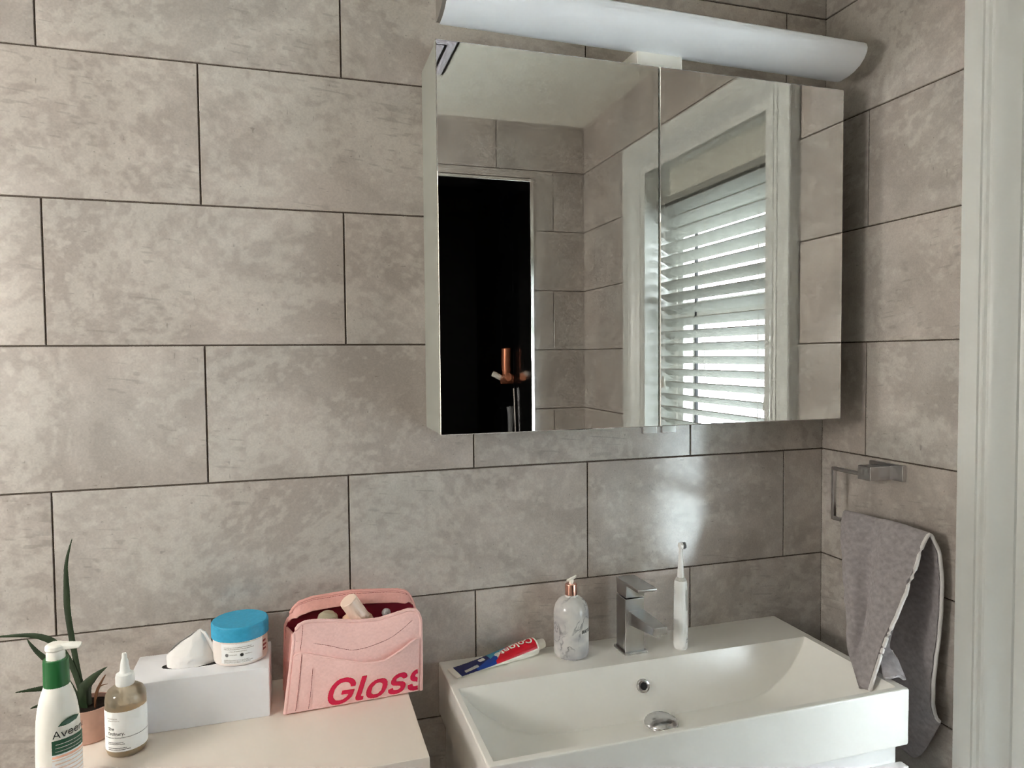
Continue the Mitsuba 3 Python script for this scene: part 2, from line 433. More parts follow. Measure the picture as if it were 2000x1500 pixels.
# ------------------------------------------------------------------ right window
W = 'window_1'
struct(W, 'white framed window with a venetian blind')
prof = [(0, 0), (0, .028), (.002, .0314), (.038, .0314), (.040, .0285), (.046, .0285), (.0475, .0325), (.052, .0340), (.0555, .0310), (.058, .0310), (.0595, .0345), (.064, .0352), (.070, .0325), (.080, .024), (.090, .015), (.0965, .011), (.098, .007), (.104, .006), (.126, .006), (.126, 0)]
ca0, ca1 = yw0 - 0.126 + 0.002, yw1 + 0.126       # outer edges along y
cz0, cz1 = zw0 - 0.09, zw1 + 0.09


def casing(side):
    """Mitred moulding: profile (distance from the outer edge, height above the wall)."""
    rows = []
    for w, h in prof:
        ya_, yb_, za_, zb_ = ca0 + w, ca1 - w, cz0 + w * 0.9, cz1 - w * 0.9
        ends = {'near': [(yb_, za_), (yb_, zb_)], 'far': [(ya_, za_), (ya_, zb_)], 'top': [(ya_, zb_), (yb_, zb_)], 'low': [(ya_, za_), (yb_, za_)]}[side]
        rows.append([(XR - h, e[0], e[1]) for e in ends])
    P = np.array(rows)
    return trimesh.Trimesh(P.reshape(-1, 3), grid_faces(len(prof), 2), process=False)


for s in ('near', 'far', 'top', 'low'):
    obj('casing', casing(s), 'frame_b', W, smooth=18)
xo = XR + 0.135
obj('reveal', cat(bx(XR, xo, yw1 - 0.002, yw1 + 0.012, zw0, zw1), bx(XR, xo, yw0 - 0.012, yw0 + 0.002, zw0, zw1),
                  bx(XR, xo, yw0, yw1, zw1 - 0.002, zw1 + 0.012), bx(XR, xo, yw0, yw1, zw0 - 0.012, zw0 + 0.002)), 'frame_b', W, smooth=False)
obj('lintel_panel', rb(XR + 0.098, XR + 0.115, yw0, yw1, 2.00, zw1, 0.002), 'panel_b', W)
fy0, fy1 = yw0, yw1
obj('frame', cat(rb(xo - 0.02, xo + 0.04, fy0, fy0 + 0.06, zw0, 2.10, 0.003), rb(xo - 0.02, xo + 0.04, fy1 - 0.06, fy1, zw0, 2.10, 0.003),
                 rb(xo - 0.02, xo + 0.04, fy0, fy1, zw0, zw0 + 0.06, 0.003), rb(xo - 0.02, xo + 0.04, fy0, fy1, 1.925, 2.12, 0.003)), 'frame_b', W)
obj('transom', rb(xo - 0.02, xo + 0.04, fy0 + 0.055, fy1 - 0.055, 1.605, 1.665, 0.003), 'frame_b', W)
obj('mullion', rb(xo - 0.015, xo + 0.035, -1.075, -1.045, zw0 + 0.055, 1.61, 0.003), 'frame_b', W)
obj('gasket', bx(xo - 0.024, xo - 0.014, -1.047, -1.041, zw0 + 0.06, 1.925), 'gasket_b', W, smooth=False)
pane = lambda z0, z1: trimesh.Trimesh([(xo + 0.01, fy0 + 0.06, z0), (xo + 0.01, fy1 - 0.06, z0), (xo + 0.01, fy1 - 0.06, z1), (xo + 0.01, fy0 + 0.06, z1)], [(0, 1, 2), (0, 2, 3)], process=False)
obj('pane', pane(zw0 + 0.06, 1.605), 'pane_b', W, smooth=False)
obj('pane', pane(1.665, 1.925), 'pane_b', W, smooth=False)
# out of view: left opening and round lamp, placed to light the back wall
obj('door_1', cat(bx(XL - 0.17, XL + 0.012, y20 - 0.07, y20, 0, z21 + 0.07), bx(XL - 0.17, XL + 0.012, y21, y21 + 0.07, 0, z21 + 0.07), bx(XL - 0.17, XL + 0.012, y20, y21, z21, z21 + 0.07)), 'frame_b', smooth=False)
struct('door_1')
HX = -2.1
obj('unseen_wall_hall', cat(bx(HX - 0.1, HX, -3.0, 1.2, -0.1, ZC + 0.1), bx(HX, XL - WT, 1.1, 1.2, -0.1, ZC + 0.1), bx(HX, XL - WT, -3.0, -2.9, -0.1, ZC + 0.1)), 'cream_b', smooth=False)  # out of view surround of the lamp, mid toned to limit its bounce
struct('unseen_wall_hall')
obj('unseen_ceiling_hall', bx(HX - 0.1, XL - WT, -3.0, 1.2, ZC, ZC + 0.12), 'ceiling_b', smooth=False)
struct('unseen_ceiling_hall')
obj('unseen_floor_hall', bx(HX - 0.1, XL - WT, -3.0, 1.2, -0.12, 0.0), 'floor_b', smooth=False)
struct('unseen_floor_hall')
LX, LY, LZ = -0.83, -0.78, 1.60
unseen_lamp = thing('unseen_left_lamp', 'unseen round lamp beyond the left opening, lighting the room from the left', 'lamp')
lk_ = obj('shade', at(trimesh.creation.icosphere(2, 0.20), LX, LY, LZ), 'lamp_b', unseen_lamp, True)
scene[lk_]['emitter'] = {'type': 'area', 'radiance': {'type': 'rgb', 'value': [0.385, 0.366, 0.342]}}  # glow of the unseen lamp, strength set for the left wall tiles
obj('cord', tube([(LX, LY, LZ + 0.20), (LX, LY, ZC)], 0.003, 6), 'black_b', unseen_lamp)

# ------------------------------------------------------------------ outside
obj('paved_yard', bx(-8, 12, -12, 12, -0.5, -0.35), 'paving_b', smooth=False)
labels['paved_yard'] = {'kind': 'structure'}
fence = thing('garden_fence', 'bright white garden fence of upright boards seen through the blind', 'fence')
for k in range(46):
    y = -6.9 + k * 0.155
    obj('board', rb(4.0, 4.02, y, y + 0.13, -0.34, 1.50 + 0.01 * (k % 3), 0.004, 6), 'fence_b', fence)
for z in (0.3, 1.3):
    obj('rail', bx(4.02, 4.06, -6.9, 0.25, z, z + 0.09), 'fence_b', fence, smooth=False)

# ------------------------------------------------------------------ venetian blind
bl = thing('venetian_blind', 'white venetian blind in the window, reflected in the right mirror door', 'blind')
xb = XR + 0.062
by0, by1 = yw0 + 0.012, yw1 - 0.012
obj('headrail', rb(xb - 0.022, xb + 0.022, by0, by1, 2.008, 2.030, 0.003), 'slat_b', bl)
tilt = math.radians(27)
zs = np.arange(1.985, 1.06, -0.0435)
cs, sn = math.cos(tilt), math.sin(tilt)
us = np.linspace(-0.025, 0.025, 7)
base = np.array([[(xb + u * cs, y, -u * sn + 0.0016 * (1 - (u / 0.025) ** 2)) for y in (by0, by1)] for u in us])
slat_mesh = sheet(base, 0.0026)
for z in zs:
    scene[num(f'{bl}__slat')] = {**ply(slat_mesh, 'slat_b', 40), 'to_world': T().translate([0, 0, float(z)])} if z == zs[0] else {**scene[f'{bl}__slat'], 'to_world': T().translate([0, 0, float(z)])}
obj('bottom_rail', rb(xb - 0.025, xb + 0.025, by0, by1, zs[-1] - 0.055, zs[-1] - 0.035, 0.004), 'slat_b', bl)
for y in (by0 + 0.055, (by0 + by1) / 2 - 0.02, by1 - 0.075):
    obj('ladder_cord', cat(tube([(xb - 0.0245, y, 2.01), (xb - 0.0245, y, zs[-1] - 0.05)], 0.0009, 5), tube([(xb + 0.0245, y, 2.01), (xb + 0.0245, y, zs[-1] - 0.05)], 0.0009, 5)), 'cord_b', bl)
for y, z in ((-0.536, 1.454), (-0.553, 1.345), (-1.118, 1.385)):
    x = XR + 0.030
    obj('pull_cord', tube([(xb - 0.015, y + 0.004, 2.01), (x, y, 1.9), (x, y, z)], 0.0009, 5), 'cord_b', bl)
    obj('tassel', at(lathe([(0, -0.02), (0.0085, -0.02), (0.0085, -0.017), (0.0052, 0.017), (0.004, 0.02), (0, 0.02)], 14), x, y, z), 'tassel_b', bl)
obj('bracket', cat(bx(XR + 0.05, XR + 0.098, yw1 - 0.066, yw1 - 0.062, 2.028, 2.085), bx(XR + 0.05, XR + 0.098, yw1 - 0.066, yw1 - 0.004, 2.028, 2.032), bx(XR + 0.094, XR + 0.098, yw1 - 0.066, yw1 - 0.004, 2.028, 2.085)), 'tassel_b', bl, smooth=False)

# ------------------------------------------------------------------ ceiling vent seen in the mirror
v = thing('ceiling_vent', 'square white ceiling vent with a black slot round its cover, in the mirror corner', 'vent')
vx0, vx1, vy0, vy1 = 0.66, 0.910, -1.345, -1.085
zf = ZC - 0.007
obj('frame', cat(rb(vx0, vx1, vy0, vy0 + 0.024, zf, ZC, 0.002), rb(vx0, vx1, vy1 - 0.024, vy1, zf, ZC, 0.002),
                 rb(vx0, vx0 + 0.024, vy0, vy1, zf, ZC, 0.002), rb(vx1 - 0.024, vx1, vy0, vy1, zf, ZC, 0.002)), 'vent_b', v)
obj('slot', bx(vx0 + 0.02, vx1 - 0.02, vy0 + 0.02, vy1 - 0.02, ZC - 0.002, ZC), 'black_b', v, smooth=False)
obj('cover', rb(vx0 + 0.035, vx1 - 0.035, vy0 + 0.035, vy1 - 0.035, zf - 0.001, ZC - 0.002, 0.002), 'vent_b', v)
obj('outline', cat(bx(vx0 - 0.008, vx1 + 0.008, vy0 - 0.008, vy0, ZC - 0.003, ZC), bx(vx0 - 0.008, vx1 + 0.008, vy1, vy1 + 0.006, ZC - 0.003, ZC), bx(vx1, vx1 + 0.009, vy0, vy1, ZC - 0.003, ZC)), 'black_b', v, smooth=False)

# ------------------------------------------------------------------ shower fittings in the dark opening
sh = thing('shower_valve', 'copper shower valve dimly seen inside the dark shower', 'shower valve')
sx = ALC[1] - 0.06
obj('riser', at(lathe([(0, 0), (.017, 0), (.022, .05), (.022, .13), (0, .135)], 20), 1.350, -2.06, 1.385), 'copper_b', sh)
obj('body', cat(tube([(1.381, -2.06, 1.372), (1.325, -2.06, 1.372)], 0.022, 14), tube([(1.335, -2.06, 1.372), (1.335, -1.98, 1.385)], 0.018, 14)), 'copper_b', sh)
obj('lever', tube([(1.325, -2.06, 1.378), (1.285, -2.07, 1.40)], 0.013, 12), 'white_plastic_b', sh)
hs = thing('hand_shower', 'grey hand shower hanging below the copper valve in the dark shower', 'hand shower')
obj('handle', tube([(1.360, -2.03, 1.10), (1.360, -2.03, 1.20), (1.358, -2.03, 1.245)], [0.013, 0.014, 0.017], 14), 'grey_print_b', hs)
obj('hose', tube(spline([(1.376, -2.03, 1.33), (1.372, -2.0, 1.0), (1.350, -2.03, 0.8), (1.345, -2.04, 1.0), (1.360, -2.03, 1.10)], 30), 0.006, 8), 'trim_b', hs)

# ------------------------------------------------------------------ mirror cabinet
mc = thing('mirror_cabinet', 'wall cabinet with two mirrored doors hanging above the basin', 'cabinet')
cx0, cx1, cxm, cz_0, cz_1, MY = 0.6555, 1.5345, 1.0955, 1.340, 2.0405, -0.150
obj('carcass', rb(cx0 + 0.001, cx1 - 0.001, -0.1285, -0.0002, cz_0 + 0.001, cz_1 - 0.001, 0.0012, 8), 'carcass_b', mc)
for a, b in ((cx0, cxm - 0.0015), (cxm + 0.0015, cx1)):
    left = a == cx0
    dk = obj('door', rb(a, b, -0.1458, -0.1300, cz_0, cz_1, 0.001, 8), 'carcass_b', mc)
    g = m3.Manifold.batch_hull([m3.Manifold(m3.Mesh(np.array(q.vertices, np.float32), np.array(q.faces, np.uint32))) for q in
                                (bx(a, b, MY + 0.0014, MY + 0.004, cz_0, cz_1), bx(a + 0.0014, b - 0.0014, MY, MY + 0.002, cz_0 + 0.0014, cz_1 - 0.0014))])
    obj('mirror', tm(g), 'mirror_b', dk, smooth=False)
    h0 = cxm - 0.037 if left else cxm + 0.005
    hk = obj('handle', cat(rb(h0, h0 + 0.031, -0.1515, -0.1480 + 0.004, cz_0 - 0.0135, cz_0 + 0.001, 0.0012, 8), rb(h0, h0 + 0.031, -0.1515, -0.131, cz_0 - 0.0022, cz_0 + 0.0002, 0.0008, 8)), 'chrome_b', dk)
    say(hk, 'small metal pull tab under the mirror door')

# ------------------------------------------------------------------ lamp over the mirror
la = thing('mirror_lamp', 'long white rounded wall lamp, unlit, above the mirror cabinet', 'lamp')
lp = np.array([(-.112, 2.078), (-.120, 2.0775), (-.140, 2.079), (-.158, 2.083), (-.173, 2.090), (-.184, 2.099), (-.191, 2.109), (-.194, 2.119), (-.192, 2.127), (-.186, 2.132), (-.170, 2.135), (-.112, 2.138)])


def lamp_prof(x0, x1, P, shrink=0.0):
    c = P.mean(0)
    pol = Polygon(P).buffer(-shrink) if shrink else Polygon(P)
    m = extr(pol, x1 - x0)
    w = m.vertices.copy()
    x = x0 + w[:, 2]
    m.vertices = np.stack([x, w[:, 0], w[:, 1] - 0.0135 * (x - 1.1)], 1)
    m.fix_normals()
    return m


lx0, lx1 = 0.667, 1.556
lp2 = np.array(Polygon(lp).buffer(0.004).buffer(-0.004).exterior.coords)[:-1]
obj('diffuser', cat(lamp_prof(lx0 + 0.004, lx1 - 0.004, lp), lamp_prof(lx1 - 0.005, lx1 - 0.002, np.array(Polygon(lp).buffer(-0.0012).exterior.coords)[:-1]), lamp_prof(lx1 - 0.003, lx1, np.array(Polygon(lp).buffer(-0.0034).exterior.coords)[:-1])), 'lamp_b', la, smooth=35)
obj('end_cap', lamp_prof(lx0 - 0.003, lx0 + 0.0045, np.array(Polygon(lp).buffer(-0.0015).exterior.coords)[:-1]), 'lamp_cap_b', la, smooth=35)
obj('back_plate', lamp_prof(lx0 + 0.01, lx1 - 0.01, np.array([(-.1135, 2.084), (-.098, 2.084), (-.098, 2.130), (-.1135, 2.130)])), 'white_plastic_b', la, smooth=False)
obj('bracket', rb(1.062, 1.162, -0.122, -0.03, 2.0402, 2.082, 0.0015, 8), 'white_plastic_b', la)

# ------------------------------------------------------------------ basin and vanity
ZB = 0.86
bx0, bx1, byf = 0.675, 1.484, -0.3845
wb = thing('wash_basin', 'wide white ceramic wash basin with a flat tap deck', 'basin')
ix0, ix1, iyb, iyf = 0.687, 1.466, -0.1245, -0.372
nx, ny = 220, 110
gx, gy = np.linspace(ix0, ix1, nx), np.linspace(iyf, iyb, ny)
X, Y = np.meshgrid(gx, gy, indexing='ij')


def sstep(t):
    t = np.clip(t, 0, 1)
    return t * t * (3 - 2 * t)


def smin(a, b, k):
    h = np.clip(0.5 + 0.5 * (b - a) / k, 0, 1)
    return b * (1 - h) + a * h - k * h * (1 - h)


dl, dr_ = X - ix0, ix1 - X
ramp_l = 0.104 * (1 - np.clip(1 - dl / 0.21, 0, 1) ** 2.1) ** 0.85
ramp_r = 0.104 * (1 - np.clip(1 - dr_ / 0.19, 0, 1) ** 2.1) ** 0.85
dmin = np.minimum(ramp_l, ramp_r)
floor_d = 0.098 + 0.012 * (1 - sstep(np.hypot((X - 1.065) / 0.35, (Y + 0.20) / 0.2)))
backw = (iyb - Y) * 3.3
frontw = (Y - iyf) * 4.5
D = smin(smin(dmin, floor_d, 0.010), smin(backw, frontw, 0.004), 0.004)
D = np.clip(D, 0, None)
edge = np.minimum(np.minimum(dl, dr_), np.minimum(iyb - Y, Y - iyf))
D = np.where(edge < 1e-9, 0.0, D)
P = np.stack([X, Y, ZB - D], -1)
bowl = sheet(P)
bowl.invert() if bowl.face_normals[:, 2].mean() < 0 else None



def ring_strip(polys):
    V, Fc = [], []
    n = len(polys[0])
    for p in polys:
        V.append(p)
    V = np.vstack(V)
    k = np.arange(n)
    for i in range(len(polys) - 1):
        a, b, c, d = i * n + k, i * n + (k + 1) % n, (i + 1) * n + (k + 1) % n, (i + 1) * n + k
        Fc += [np.stack([a, b, c], 1), np.stack([a, c, d], 1)]
    return trimesh.Trimesh(V, np.vstack(Fc), process=False)
def rect_ring(inset, z, rr=0.004, yback=-0.0005):
    x0, x1, y0, y1 = bx0 + inset, bx1 - inset, byf + inset, yback
    pts = []
    for (cx, cy, a0) in ((x1 - rr, y0 + rr, -90), (x1 - 0.0005, y1 - 0.0005, 0), (x0 + 0.0005, y1 - 0.0005, 90), (x0 + rr, y0 + rr, 180)):
        q = rr if cy < -0.1 else 0.0005
        for t in np.radians(np.linspace(a0, a0 + 90, 5)):
            pts.append((cx + q * math.cos(t), cy + q * math.sin(t), z))
    return np.array(pts)
zbb = 0.7535
outer = ring_strip([rect_ring(0.004, zbb), rect_ring(0.001, zbb + 0.001), rect_ring(0, zbb + 0.004), rect_ring(0, ZB - 0.003), rect_ring(0.0008, ZB - 0.0010), rect_ring(0.0028, ZB)])
top = Polygon(rect_ring(0.0028, ZB)[:, :2]).difference(sbox(ix0, iyf, ix1, iyb))
v2, f2 = trimesh.creation.triangulate_polygon(top, engine='earcut')
topm = trimesh.Trimesh(np.c_[v2, np.full(len(v2), ZB)], f2, process=False)
if topm.face_normals[:, 2].mean() < 0:
    topm.invert()
under = extr(Polygon(rect_ring(0.004, zbb)[:, :2]), 0.0004)
under.apply_translation((0, 0, zbb - 0.0002))
obj('body', trimesh.util.concatenate([bowl, outer, topm, under]), 'ceramic_b', wb, smooth=28)
# overflow ring in the back slope, drain plug on the floor
oy = iyb - 0.012
ov = lathe([(.0075, -.004), (.0075, .002), (.0095, .0035), (.0125, .003), (.0135, .0), (.0135, -.004)], 28)
Rx = trimesh.transformations.rotation_matrix(math.radians(90 - 16), [1, 0, 0])
ov.apply_transform(Rx)
ovk = obj('overflow_ring', at(ov, 1.064, -0.1415, 0.8165), 'chrome_b', wb)
say(ovk, 'round chrome overflow hole in the back slope')
dk_ = lathe([(0, 0), (.0074, 0), (.0074, .0006), (0, .0006)], 24)
dk_.apply_transform(Rx)
obj('overflow_hole', at(dk_, 1.064, -0.1420, 0.8163), 'black_b', wb)
dp = lathe([(0.0, .0125), (.012, .0118), (.024, .0085), (.0315, .003), (.033, .0), (.033, -.003), (.026, -.004), (.026, -.008)], 40)
dpk = obj('drain_plug', at(dp, 1.080, -0.185, 0.763), 'chrome_b', wb)
say(dpk, 'domed chrome drain plug')

va = thing('vanity_unit', 'glossy white vanity drawer unit under the wash basin', 'vanity')
obj('carcass', rb(0.688, 1.472, -0.366, -0.001, 0.34, 0.7525, 0.001, 8), 'gloss_white_b', va)
obj('rail', rb(0.700, 1.452, -0.372, -0.3655, 0.722, 0.7515, 0.001, 8), 'gloss_white_b', va)
obj('drawer', rb(0.677, 1.484, -0.386, -0.3665, 0.555, 0.7135, 0.002, 8), 'gloss_white_b', va)
obj('drawer', rb(0.677, 1.484, -0.386, -0.3665, 0.345, 0.545, 0.002, 8), 'gloss_white_b', va)

# ------------------------------------------------------------------ tap
tp = thing('basin_tap', 'square chrome mixer tap on the back of the wash basin', 'tap')
tx0, tx1 = 1.0505, 1.0945
obj('base', rb(tx0 - 0.005, tx1 + 0.005, -0.094, -0.040, ZB, ZB + 0.006, 0.002, 8), 'chrome_b', tp)
obj('body', rb(tx0, tx1, -0.0885, -0.0450, ZB + 0.005, ZB + 0.1165, 0.0015, 8), 'chrome_b', tp)
sp = hull([(tx0 + .008, -.088, ZB + .064), (tx1 - .002, -.088, ZB + .064), (tx0 + .008, -.088, ZB + .090), (tx1 - .002, -.088, ZB + .090),
           (tx0 + .012, -.186, ZB + .077), (tx1 - .004, -.186, ZB + .077), (tx0 + .012, -.186, ZB + .090), (tx1 - .004, -.186, ZB + .090)], 0.0012, 8)
sk = obj('spout', sp, 'chrome_b', tp)
obj('nozzle', at(lathe([(0, 0), (.008, 0), (.009, .001), (.009, .006), (0, .006)], 20), tx0 + 0.025, -0.176, ZB + 0.0715), 'chrome_b', sk)
obj('lever', cat(hull([(tx0 + .002, -.047, ZB + .120), (tx1 - .002, -.047, ZB + .120), (tx0 + .002, -.088, ZB + .120), (tx1 - .002, -.088, ZB + .120),
                       (tx0 + .002, -.044, ZB + .150), (tx1 - .002, -.044, ZB + .150), (tx0 + .002, -.092, ZB + .150), (tx1 - .002, -.092, ZB + .150)], 0.0012, 8),
                 hull([(tx0 + .002, -.080, ZB + .146), (tx1 - .002, -.080, ZB + .146), (tx0 + .002, -.080, ZB + .151), (tx1 - .002, -.080, ZB + .151),
                       (tx0 + .002, -.142, ZB + .148), (tx1 - .002, -.142, ZB + .148), (tx0 + .002, -.142, ZB + .152), (tx1 - .002, -.142, ZB + .152)], 0.0012, 8)), 'chrome_b', tp)

# ------------------------------------------------------------------ soap dispenser
so = thing('soap_bottle', 'white marble patterned soap dispenser with a rose gold collar on the basin deck', 'soap dispenser')
scx, scy, sr = 0.9455, -0.050, 0.0362
obj('body', at(lathe([(0, 0), (.030, 0), (.0345, .003), (sr, .010), (sr, .088), (.0355, .097), (.0325, .107), (.0265, .116), (.0185, .1215), (.013, .1235), (.0125, .127), (0, .127)], 56), scx, scy, ZB), 'marble_b', so)
obj('collar', at(lathe([(0, .124), (.0118, .124), (.0124, .1248), (.0124, .1478), (.0118, .149), (.005, .1495), (0, .1495)], 36), scx, scy, ZB), 'rose_gold_b', so)
obj('nozzle', cat(tube([(scx, scy, ZB + .148), (scx + .001, scy, ZB + .157)], 0.0045, 12),
                  hull([(scx - .007, scy + .003, ZB + .156), (scx + .007, scy - .002, ZB + .164), (scx + .003, scy + .003, ZB + .155), (scx + .009, scy - .004, ZB + .1655)], 0.0022, 8)), 'white_plastic_b', so)
tx = letters('BAYLIS', 0.0068, 0.0002, True)
obj('lettering', wrap(tx, scx, scy, ZB + 0.055, sr, sr, math.radians(-76), 0.0), 'ink_b', so, smooth=False)

# ------------------------------------------------------------------ electric toothbrush
tb = thing('electric_toothbrush', 'white electric toothbrush standing upright beside the tap', 'toothbrush')
ecx, ecy = 1.1775, -0.092
obj('handle', at(lathe([(0, 0), (.0125, 0), (.0142, .002), (.0148, .01), (.0146, .06), (.0140, .11), (.0136, .140), (.0125, .1445), (.0105, .146), (0, .146)], 32), ecx, ecy, ZB), 'cool_plastic_b', tb)
obj('neck_ring', at(lathe([(0, .145), (.0112, .145), (.0116, .1465), (.009, .152), (0, .153)], 28), ecx, ecy, ZB), 'pale_print_b', tb)
hd = obj('brush_head', at(lathe([(0, .152), (.0072, .152), (.0066, .165), (.0052, .185), (.0046, .205), (.0042, .214), (0, .214)], 20), ecx, ecy, ZB), 'cool_plastic_b', tb)
rd = trimesh.creation.cylinder(0.0072, 0.006, sections=24)
rd.apply_transform(trimesh.transformations.rotation_matrix(math.pi / 2, [0, 1, 0]))
obj('disc', at(rd, ecx, ecy, ZB + .2185), 'cool_plastic_b', hd)
br = []
for i in range(-3, 4):
    for j in range(-3, 4):
        if i * i + j * j < 11:
            br.append(tube([(ecx + .003, ecy + i * .0018, ZB + .2185 + j * .0018), (ecx + .0105, ecy + i * .0021, ZB + .2185 + j * .0021)], 0.0007, 4))
bk = obj('bristles', cat(*br), 'grey_print_b', hd)
labels[bk] = {'kind': 'stuff'}
for k in range(2):
    obj('mark', wrap(flat(.008, .0016, 6), ecx, ecy, ZB + .0155 + .0058 * k, .0149, .0149, math.radians(-72), 0, 0.0001), 'grey_print_b', tb, smooth=True)
bt = obj('button_panel', wrap(flat(.010, .045, 8), ecx, ecy, ZB + .083, .0141, .0141, math.radians(-75), 0, 0.0003), 'pale_print_b', tb, smooth=True)

# ------------------------------------------------------------------ toothpaste tube
tt = thing('toothpaste_tube', 'red and blue toothpaste tube lying on the basin deck with a white cap', 'toothpaste')
A, Bp = np.array([0.6985, -0.063, ZB + 0.003]), np.array([0.8735, -0.0245, ZB + 0.017])
L = np.linalg.norm(Bp - A)
ex = (Bp - A) / L
ey = np.cross([0, 0, 1], ex); ey /= np.linalg.norm(ey)
ez = np.cross(ex, ey)


def tube_pt(s, ph):
    """Point on the tube's skin: s in [0, 1] from crimp to shoulder, ph the angle, 0 = towards +ey."""
    s = np.asarray(s, float); ph = np.asarray(ph, float)
    w = 0.0215 - 0.0035 * s ** 2
    h = 0.0022 + 0.0150 * sstep(s / 0.95)
    c = A + (L * s)[..., None] * ex if s.ndim else A + L * s * ex
    return c + (w * np.cos(ph))[..., None] * ey + (h * np.sin(ph))[..., None] * ez


ss, pp = np.linspace(0, 1, 40), np.linspace(0, 2 * np.pi, 41)
S_, P_ = np.meshgrid(ss, pp, indexing='ij')
skin = sheet(tube_pt(S_, P_))
endc = tube_pt(np.ones(41), pp)
cone = sheet(np.stack([endc, Bp + 0.45 * (endc - Bp) + ex * 0.006, Bp + (endc - Bp) * 0.2 + ex * 0.0065], 0))
obj('body', trimesh.util.concatenate([skin, cone]), 'white_plastic_b', tt, smooth=40)
cr = hull([A + ey * .0215 + ez * .0006, A - ey * .0215 + ez * .0006, A - ex * .009 + ey * .0215, A - ex * .009 - ey * .0215], 0.0012, 6)
obj('crimp', cr, 'white_plastic_b', tt)
cap = lathe([(0, 0), (.0100, 0), (.0104, .001), (.0096, .015), (.0090, .017), (0, .0175)], 24)
M = np.eye(4); M[:3, 0], M[:3, 1], M[:3, 2], M[:3, 3] = ey, ez, ex, Bp + ex * 0.005
cap.apply_transform(M)
obj('cap', cap, 'white_plastic_b', tt)


def patch(poly, mat, name, lift=0.00025, n=26):
    """A printed area on the tube: polygon in (s, across) with across in [-1, 1] from the front edge to the back edge."""
    pts, fcs = [], []
    g = np.stack(np.meshgrid(np.linspace(0, 1, n), np.linspace(0, 1, 12), indexing='ij'), -1)
    lo, hi = poly
    s = lo[0][0] + (lo[-1][0] - lo[0][0]) * g[..., 0]
    f = lambda c, s: np.interp(s, [q[0] for q in c], [q[1] for q in c])
    a = f(lo, s) + (f(hi, s) - f(lo, s)) * g[..., 1]
    ph = np.pi / 2 - a * np.pi * 0.5
    ph = np.pi - (a + 1) * np.pi / 2
    ph = np.pi * (1.0 - 0.97 * (a + 1) / 2)
    q = tube_pt(s, ph)
    m = sheet(q + (lift * np.sin(np.clip(ph, 0, np.pi)))[..., None] * ez + (lift * np.cos(ph))[..., None] * ey)
    obj(name, m, mat, tt, smooth=True)


patch(([(0.0, -1.0), (0.42, -1.0)], [(0.0, 1), (0.42, 1)]), 'tooth_navy_b', 'navy_print')
patch(([(0.20, -0.98), (0.48, -0.97)], [(0.20, -0.5), (0.48, 0.1)]), 'tooth_blue_b', 'blue_print', 0.0004)
patch(([(0.40, -0.2), (0.95, 0.98)], [(0.40, 1), (0.95, 1)]), 'tooth_cyan_b', 'cyan_print', 0.00045)
patch(([(0.44, -0.97), (0.98, -0.90)], [(0.44, -0.60), (0.60, 0.20), (0.80, 0.75), (0.98, 0.98)]), 'tooth_red_b', 'red_print', 0.0005)
patch(([(0.07, -0.55), (0.24, -0.45)], [(0.07, -0.25), (0.24, -0.15)]), 'pale_print_b', 'pale_print', 0.0005, 6)
patch(([(0.28, -0.05), (0.35, -0.05)], [(0.28, 0.30), (0.35, 0.30)]), 'cool_plastic_b', 'pale_print', 0.0005, 6)
tx = letters('Colgate', 0.0125, 0.0002, True, 0.003)
vv = tx.vertices.copy()
s_ = 0.965 - vv[:, 0] / L * (0.50 * L / vv[:, 0].max())
a_ = 0.30 - (vv[:, 1] / 0.020) * (1 - 0.45 * (0.965 - s_) / 0.5) - 0.25 * (0.965 - s_) / 0.5
ph = np.pi * (1.0 - 0.97 * (a_ + 1) / 2)
q = tube_pt(s_, ph)
tx.vertices = q + ((0.0008 + vv[:, 2]) * np.sin(ph))[:, None] * ez + (0.0006 * np.cos(ph))[:, None] * ey
obj('lettering', tx, 'white_plastic_b', tt, smooth=False)

# ------------------------------------------------------------------ storage unit on the left
ZU = 0.87
su = thing('storage_unit', 'low white storage unit against the wall, left of the basin, holding toiletries', 'cabinet')
obj('top', rb(0.040, 0.5935, -0.346, -0.0005, ZU - 0.022, ZU, 0.0015, 8), 'unit_b', su)
obj('body', rb(0.042, 0.5915, -0.328, -0.0010, 0.0, ZU - 0.022, 0.0015, 8), 'unit_b', su)
obj('door', rb(0.044, 0.3155, -0.345, -0.329, 0.06, ZU - 0.0235, 0.0015, 8), 'unit_b', su)
obj('door', rb(0.3185, 0.5900, -0.345, -0.329, 0.06, ZU - 0.0235, 0.0015, 8), 'unit_b', su)

# ------------------------------------------------------------------ tissue box
bk_ = thing('tissue_box', 'plain white tissue box on the storage unit', 'tissue box')
tbx0, tbx1, tby0, tby1, tbz = 0.135, 0.355, -0.141, -0.026, ZU + 0.0855
obj('box', rb(tbx0, tbx1, tby0, tby1, ZU, tbz, 0.0015, 8), 'box_b', bk_)
sl = trimesh.creation.cylinder(1, 0.0006, sections=40)
sl.apply_scale((0.058, 0.017, 1))
obj('slot', at(sl, 0.238, -0.085, tbz + 0.0002), 'black_b', bk_)
ti = thing('tissue', 'crumpled white tissue pulled half out of the tissue box', 'tissue')
nu, nv = 30, 16
U, V = np.meshgrid(np.linspace(0, 1, nu), np.linspace(0, 1, nv), indexing='ij')
base_c = np.array([(.188, -.082), (.200, -.100), (.222, -.104), (.246, -.100), (.262, -.090), (.272, -.084)])
top_c = np.array([(.187, -.080, .018), (.205, -.086, .034), (.226, -.084, .047), (.241, -.076, .056), (.252, -.078, .040), (.276, -.086, .002)])
bc, tc = spline(base_c, nu), spline(top_c, nu)
Pb = np.c_[bc, np.full(nu, 0.0)]
